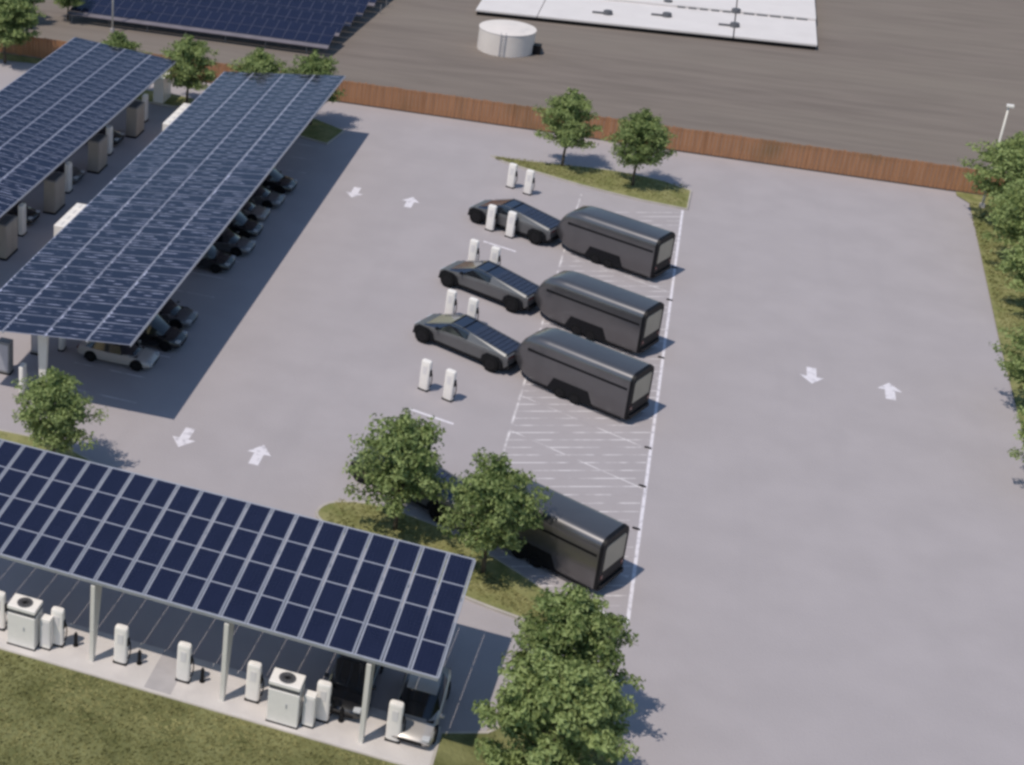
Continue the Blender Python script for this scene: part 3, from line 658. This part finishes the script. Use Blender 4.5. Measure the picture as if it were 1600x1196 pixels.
def make_trailer():
    t = empty('cargo_trailer'); hw = 1.2; H = 3.15; zb = .34; r = .52
    def ring(x, w, ztop, zbot, rr):
        half = [(w*.93, zbot), (w, zbot+.12), (w, (zbot+ztop)/2)]
        for k in range(7):
            a = math.pi/2*k/6; half.append((w-rr+rr*math.cos(a), ztop-rr+rr*math.sin(a)))
        return [(x, -y, z) for y, z in half]+[(x, y, z) for y, z in reversed(half)]
    st = [(-3.50, hw, H, zb, r), (1.4, hw, H, zb, r), (2.0, hw*.99, H-.03, zb+.02, r), (2.55, hw*.95, H-.20, zb+.16, r), (3.0, hw*.87, H-.62, zb+.42, .5), (3.3, hw*.76, H-1.12, zb+.72, .42), (3.48, hw*.62, H-1.55, zb+1.0, .3)]
    b = MB(); b.loft([ring(*s) for s in st]); recalc(b.build('body', MT['trailer'], t, smooth=True, angle=38))
    # dark rub strip along both sides
    for s in (-1, 1):
        b = MB(); b.box(-3.4, 2.5, s*hw-.012, s*hw+.012, 2.16, 2.30) if s > 0 else b.box(-3.4, 2.5, -hw-.012, -hw+.012, 2.16, 2.30); b.build('side_stripe', MT['black'], t)
        b = MB(); b.prof_y([(-1.65, .30), (-1.30, 1.12), (.75, 1.12), (1.10, .30)], s*(hw-.25), s*(hw+.018)); recalc(b.build('wheel_well', MT['black'], t, bevel=.01))
        for x in (-.62, .28): wheel(t, x, s*(hw-.08), .37, .24, s)
        b = MB(); b.box(-3.3, 2.1, s*hw-.03 if s > 0 else -hw-.02, s*hw+.02 if s > 0 else -hw+.03, .26, .36); b.build('side_skirt', MT['black'], t)
    # rear: black rounded frame, grey door, black lower half
    def rr(x, w, zt, z0, rad):
        return ring(x, w, zt, z0, rad)
    b = MB(); b.loft([rr(-3.50, hw+.012, H+.012, zb-.02, r), rr(-3.66, hw-.02, H-.03, zb, r-.04)]); recalc(b.build('rear_frame', MT['black'], t, smooth=True, angle=38))
    def dr(x, w, z0, z1, rad):
        half = [(w, z0)]
        for k in range(5):
            a = math.pi/2*k/4; half.append((w-rad+rad*math.cos(a), z1-rad+rad*math.sin(a)))
        return [(x, -y, z) for y, z in half]+[(x, y, z) for y, z in reversed(half)]
    b = MB(); b.loft([dr(-3.60, hw-.27, 1.36, H-.42, .2), dr(-3.685, hw-.27, 1.36, H-.42, .2)]); recalc(b.build('rear_door', MT['trailerdoor'], t, bevel=.01))
    b = MB(); b.box(-3.76, -3.60, -hw+.1, hw-.1, .42, .66); b.build('rear_bumper', MT['black'], t, bevel=.03)
    for s in (-1, 1):
        b = MB(); b.box(-3.68, -3.65, s*.95-.08, s*.95+.08, .95, 1.15); b.build('tail_light', MT['tail'], t)
    b = MB(); b.box(3.1, 4.1, -.06, .06, .52, .66); b.box(2.6, 3.3, -.5, -.4, .5, .62); b.box(2.6, 3.3, .4, .5, .5, .62); b.tube((3.7, 0, .15), (3.7, 0, .8), .05, n=10); b.build('drawbar', MT['black'], t)
    return t
TH = R(156); U = Vector((math.cos(R(-24)), math.sin(R(-24)))); V = Vector((-U.y, U.x))
TR = make_trailer(); TK = make_truck()
rigs = [((.06, 101.75), 'farthest', 'nearest the far grass island'), ((.03, 90.5), 'second farthest', 'between the farthest and the third rig'),
        ((.0, 82.12), 'third', 'just above the empty hatched bays'), ((-.02, 65.42), 'nearest', 'half hidden by the near island trees')]
for i, ((x, y), nm, wh) in enumerate(rigs):
    o = Vector((x, y)); c = o-U*(3.60)+V*1.26; k = o-U*(10.62)+V*.86
    lt = f'dark grey rounded cargo trailer, {nm}, {wh}'; lk = f'grey angular pickup truck towing the {nm} trailer'
    if i == 0:
        TR.location = (c.x, c.y, .012); TR.rotation_euler = (0, 0, TH); TR.scale = (1.06, 1, 1.0); tag(TR, lt, 'trailer', 'cargo trailers parked in the slanted bays')
        TK.location = (k.x, k.y, .012); TK.rotation_euler = (0, 0, TH); TK.scale = (1.06, 1.03, 1.03); tag(TK, lk, 'pickup truck', 'pickup trucks charging in the slanted bays')
    else: copy_thing(TR, (c.x, c.y, .012), TH, lt); copy_thing(TK, (k.x, k.y, .012), TH, lk)

# ------------------------------------------------------------------ trees
def tree_meshes(seed, h=6.6, rad=2.15, leaves=9500, leaf=.125, base=1.55, trunk_r=.13):
    rnd = random.Random(seed); tb = MB(); tips = []
    # trunk
    pts = [Vector((0, 0, 0))]
    for k in range(1, 7): pts.append(Vector((rnd.uniform(-.08, .08)*k*.4, rnd.uniform(-.08, .08)*k*.4, h*.86*k/6)))
    for k, (a, c) in enumerate(zip(pts, pts[1:])): tb.tube(a, c, trunk_r*(1-k/6.6), trunk_r*(1-(k+1)/6.6), 8)
    def at(z):
        z = max(0, min(h*.859, z)); k = min(5, int(z/(h*.86/6))); a, c = pts[k], pts[k+1]; return a.lerp(c, (z-a.z)/(c.z-a.z))
    def R_at(q):   # crown radius by relative height 0..1: widest low down, pointed top
        return rad*((.72+.28*q/.22) if q < .22 else (1-((q-.22)/.80)**1.35)*1.0)
    n = 38
    for i in range(n):
        q = (i+.5)/n; z0 = base+q*(h*.84-base)*.92; a = i*2.399+rnd.uniform(-.4, .4)
        qq = (z0-base)/(h-base); rr = max(.25, R_at(qq)*rnd.choice((.72, .9, 1.0, 1.12, 1.22)))
        s = at(z0); e = s+Vector((math.cos(a)*rr, math.sin(a)*rr, rr*rnd.uniform(.10, .34)))
        m = s.lerp(e, .5)+Vector((0, 0, .10)); w0 = .045*(1.1-q)+.012
        tb.tube(s, m, w0, w0*.7, 6); tb.tube(m, e, w0*.7, w0*.25, 6)
        for t in (.35, .6, .8, 1.0):
            p = s.lerp(e, t)
            for _ in range(2):
                tips.append((p+Vector((rnd.gauss(0, .24), rnd.gauss(0, .24), rnd.gauss(0, .09)+.08)), .30+.14*rnd.random()))
            c = p+Vector((rnd.uniform(-.4, .4), rnd.uniform(-.4, .4), rnd.uniform(0, .3))); tb.tube(p, c, .012, .005, 4)
    for k in range(12):
        tips.append((at(h*.86)+Vector((rnd.gauss(0, .16), rnd.gauss(0, .16), rnd.uniform(-.5, .45))), .26))
    lv = []; lf = []
    per = leaves//len(tips)
    for c, s in tips:
        nn = int(per*rnd.uniform(.55, 1.45))
        for _ in range(nn):
            d = Vector((rnd.gauss(0, 1), rnd.gauss(0, 1), rnd.gauss(0, .42)))
            if d.length > 1.9: d *= 1.9/d.length
            p = c+d*s*.72; out = Vector((d.x, d.y, abs(d.z)+.55)).normalized()
            nrm = (out+Vector((rnd.gauss(0, .45), rnd.gauss(0, .45), rnd.gauss(0, .35)))).normalized()
            x = nrm.orthogonal().normalized(); x.rotate(Matrix.Rotation(rnd.uniform(0, 6.28), 3, nrm)); y = nrm.cross(x)
            L = leaf*rnd.uniform(.6, 1.25); o = len(lv)
            lv += [tuple(p-x*L), tuple(p-y*L*.55+nrm*.02), tuple(p+x*L-nrm*L*.25), tuple(p+y*L*.55+nrm*.02)]; lf.append((o, o+1, o+2, o+3))
    t = tb.build('trunk', MT['bark'], smooth=True); cr = MB(); cr.v = lv; cr.f = lf; cr.m = [0]*len(lf); c = cr.build('crown', MT['leaf'])
    mt, mc = t.data, c.data; bpy.data.objects.remove(t); bpy.data.objects.remove(c); return mt, mc
VAR = [tree_meshes(11), tree_meshes(23, h=6.4, rad=2.25), tree_meshes(37, h=6.8, rad=2.1)]
BIG = [tree_meshes(51, h=7.0, rad=2.5, leaves=15000, leaf=.135), tree_meshes(67, h=7.9, rad=3.1, leaves=21000, leaf=.135, base=.9)]
def tree(x, y, v, rz, label, group, s=1.0, z=.1, sx=None):
    t = empty('broadleaf_tree', (x, y, z), rz); t.scale = (sx or s, sx or s, s); tag(t, label, 'tree', group)
    for nm, me in (('trunk', v[0]), ('crown', v[1])):
        o = bpy.data.objects.new(nm, me); col.objects.link(o); o.parent = t
tree(-7.58, 120.6, VAR[0], .3, 'leafy green tree, left one of the two on the far grass island', 'trees on the kerbed islands', 1.03, sx=.9)
tree(-2.18, 118.8, VAR[1], 1.9, 'leafy green tree, right one of the two on the far grass island', 'trees on the kerbed islands', 1.03, sx=.9)
tree(-9.5, 66.9, VAR[2], 2.6, 'leafy green tree on the near island, left one hiding the nearest pickup truck', 'trees on the kerbed islands', 1.05, sx=.98)
tree(-4.9, 65.1, VAR[0], 4.1, 'leafy green tree on the near island, right one against the nearest trailer', 'trees on the kerbed islands', 1.05, sx=.88)
tree(-27.3, 65.2, VAR[1], .7, 'bright green small tree on the island between the long canopy and the near canopy', 'trees on the kerbed islands', .98, sx=.86)
tree(-.35, 56.1, BIG[0], 1.0, 'big leafy tree below the nearest trailer, upper one of the two in the foreground', 'big trees at the end of the lawn', 1.0, sx=.85)
tree(-.2, 50.6, BIG[1], 2.0, 'largest leafy tree, cut by the bottom edge of the photo', 'big trees at the end of the lawn', 1.0, sx=.88)
back = [(-38.9, 121.6, 'just behind the leftmost canopy far corner'), (-32.6, 121.3, 'peeking over the far left corner of the long canopy'), (-28.0, 121.4, 'behind the far right corner of the long canopy'), (-45.2, 121.4, 'peeking over the far edge of the leftmost canopy')]
for k, (x, y, s) in enumerate(back): tree(x, y, VAR[k % 3], k*1.3, 'leafy green tree '+s, 'trees at the far ends of the long canopies', 1.0 if k != 3 else .92)
rgt = [(22.9, 121.8, 1.2, 'at the far end of the right verge, by the fence corner'), (23.3, 114.6, 1.08, 'second from the fence on the right verge'), (23.3, 107.2, 1.0, 'third from the fence on the right verge'), (21.6, 92.5, 1.0, 'on the right verge level with the white arrows, leaning over the asphalt'), (21.4, 84.6, .95, 'lowest visible on the right verge')]
for k, (x, y, s, n) in enumerate(rgt): tree(x, y, VAR[(k+1) % 3], k*2.1+.5, 'leafy green tree '+n, 'trees along the right verge', s)
tree(-57.8, 125.4, BIG[0], .4, 'big dark green tree at the top left corner, over the fence', 'trees at the top left corner', 1.15)
tree(-62.5, 137.0, BIG[1], 1.4, 'dark green tree beyond the fence, left end of the solar field', 'trees at the top left corner', .8)
tree(-57.8, 140.5, VAR[0], 2.4, 'small dark green tree at the left end of the first solar row', 'trees at the top left corner', .8)

# ------------------------------------------------------------------ solar field beyond the fence
rows = [139.9, 144.1, 147.8, 151.6, 155.8, 159.9, 164.0, 168.1, 172.2]
xr = [-30.7, -30.6, -30.45, -30.1, -29.6, -29.2, -28.8, -28.4, -28.0]
ordn = ['first', 'second', 'third', 'fourth', 'fifth', 'sixth', 'seventh', 'eighth', 'ninth']
for k, (y, xe) in enumerate(zip(rows, xr)):
    x0 = -57.6 if k < 2 else -66-2*k; t = empty('solar_array', (x0, y, 0)); tag(t, f'ground-mounted row of blue solar panels, {ordn[k]} row from the fence', 'solar array', 'rows of solar panels beyond the fence')
    Wd = xe-x0; n = int(Wd/1.15); D = 3.3; Rm = Matrix.Translation((0, 0, 1.0)) @ Matrix.Rotation(R(14), 4, 'X')
    me = panel_mesh('p', 1.13, 1.60, MT['pvfield'], fr=.022, frame='dalu')
    merged(me, [Rm @ Matrix.Translation((1.15*(i+.5), .8+1.65*j+.45, 0)) for i in range(n) for j in range(2)], 'solar_panels', t)
    b = MB(); b.box(0, n*1.15, -.25, .36, -.10, -.02, 0, Rm); b.build('cable_tray', MT['tray'], t)
    b = MB()
    for i in range(0, int(Wd/4)+1):
        b.tube((i*4+.3, .4, 0), (i*4+.3, .4, 1.0), .05, n=6); b.tube((i*4+.3, 3.2, 0), (i*4+.3, 3.2, 1.7), .05, n=6)
    b.build('legs', MT['beam'], t)

# ------------------------------------------------------------------ battery containers and water tank
B0 = Vector((-20.72, 160.0)); BA = math.atan2(163.08-161.0, 11.43+20.72); BL = 32.2/5
t = empty('equipment_platform', (B0.x, B0.y, 0), BA); tag(t, 'huge low white flat-topped platform with dark edges on the gravel field', 'platform')
PL = 32.2; PD = 27.0
b = MB(); b.box(.10, PL-.10, .10, PD, 0, .40); b.build('base_skirt', MT['black'], t)
rows_y = [0, 8.6, 13.0, 17.4, 22.0, PD]
for i in range(5):
    for (xa, xb) in ((0, 6.05), (6.13, 24.6), (24.72, PL)):
        b = MB(); b.box(xa, xb, rows_y[i]+(.04 if i else 0), rows_y[i+1]-.04, .402, .62 if i == 0 else .80+.04*(i % 2)); b.build('deck_slab', MT['deck'], t, bevel=.02)
def vent(x, y, sc=1.0):
    b = MB(); b.tube((x, y, .62), (x, y, 1.0*sc), .5*sc, .42*sc, 16); b.box(x-1.5, x+.2, y-.14, y+.14, .62, .78); b.build('roof_vent', MT['vent'], t)
for q in ((12.6, 3.2), (12.8, 10.6), (18.2, 4.6), (18.0, 9.6), (24.65, 3.4), (24.65, 8.8)): vent(*q)
for k in range(5):
    for (xx, ww, yy) in ((19.0+1.1*k, .75, 8.4), (25.4+1.25*k, 1.0, 8.4), (25.4+1.25*k, 1.0, 12.8), (19.0+1.1*k, .75, 12.8)):
        b = MB(); b.box(xx, xx+ww, yy, yy+.4, .62, .72); b.build('cable_channel', MT['vent'], t)
for o in [c for c in col.objects if c.parent == t]:      # the platform's sides run square to the car park, its front slightly askew
    for v in o.data.vertices: v.co.x += v.co.y*math.tan(BA)
t = empty('water_tank', (-16.2, 149.6, 0)); tag(t, 'round white water tank standing alone on the gravel field', 'tank')
b = MB(); b.tube((0, 0, .02), (0, 0, 2.15), 2.62, 2.62, 64); b.build('wall', MT['tank'], t, smooth=True, angle=40)
b = MB(); b.tube((0, 0, 2.15), (0, 0, 2.34), 2.66, .5, 64); b.build('lid', MT['tank'], t, smooth=True, angle=60)
b = MB()
for k in range(7): b.box(-.2, .2, -2.70, -2.67, .3+.3*k, .33+.3*k)
b.box(-.24, -.20, -2.72, -2.66, .1, 2.4); b.box(.20, .24, -2.72, -2.66, .1, 2.4); b.build('ladder', MT['galv'], t)
b = MB(); b.box(2.45, 3.3, -.5, .4, 0, .9); b.build('pump_box', MT['black'], t, bevel=.05)

# ------------------------------------------------------------------ lamp posts
def lamp(x, y, h, label, rz=0):
    t = empty('lamp_post', (x, y, 0), rz); tag(t, label, 'lamp post', 'pale lamp posts')
    b = MB(); b.tube((0, 0, 0), (0, 0, h), .10, .06, 12); b.build('pole', MT['post'], t, smooth=True)
    b = MB(); b.box(-.15, .32, -.17, .17, h-.02, h+.16); b.build('lamp_head', MT['white'], t, bevel=.03)
    b = MB(); b.box(-.17, .17, -.17, .17, 0, .35); b.build('base', MT['slab2'], t, bevel=.02)
lamp(22.1, 125.4, 8.0, 'pale lamp post rising behind the trees at the right end of the fence')
lamp(-52.4, 138.8, 9.0, 'pale lamp post in front of the first solar row at the top left')
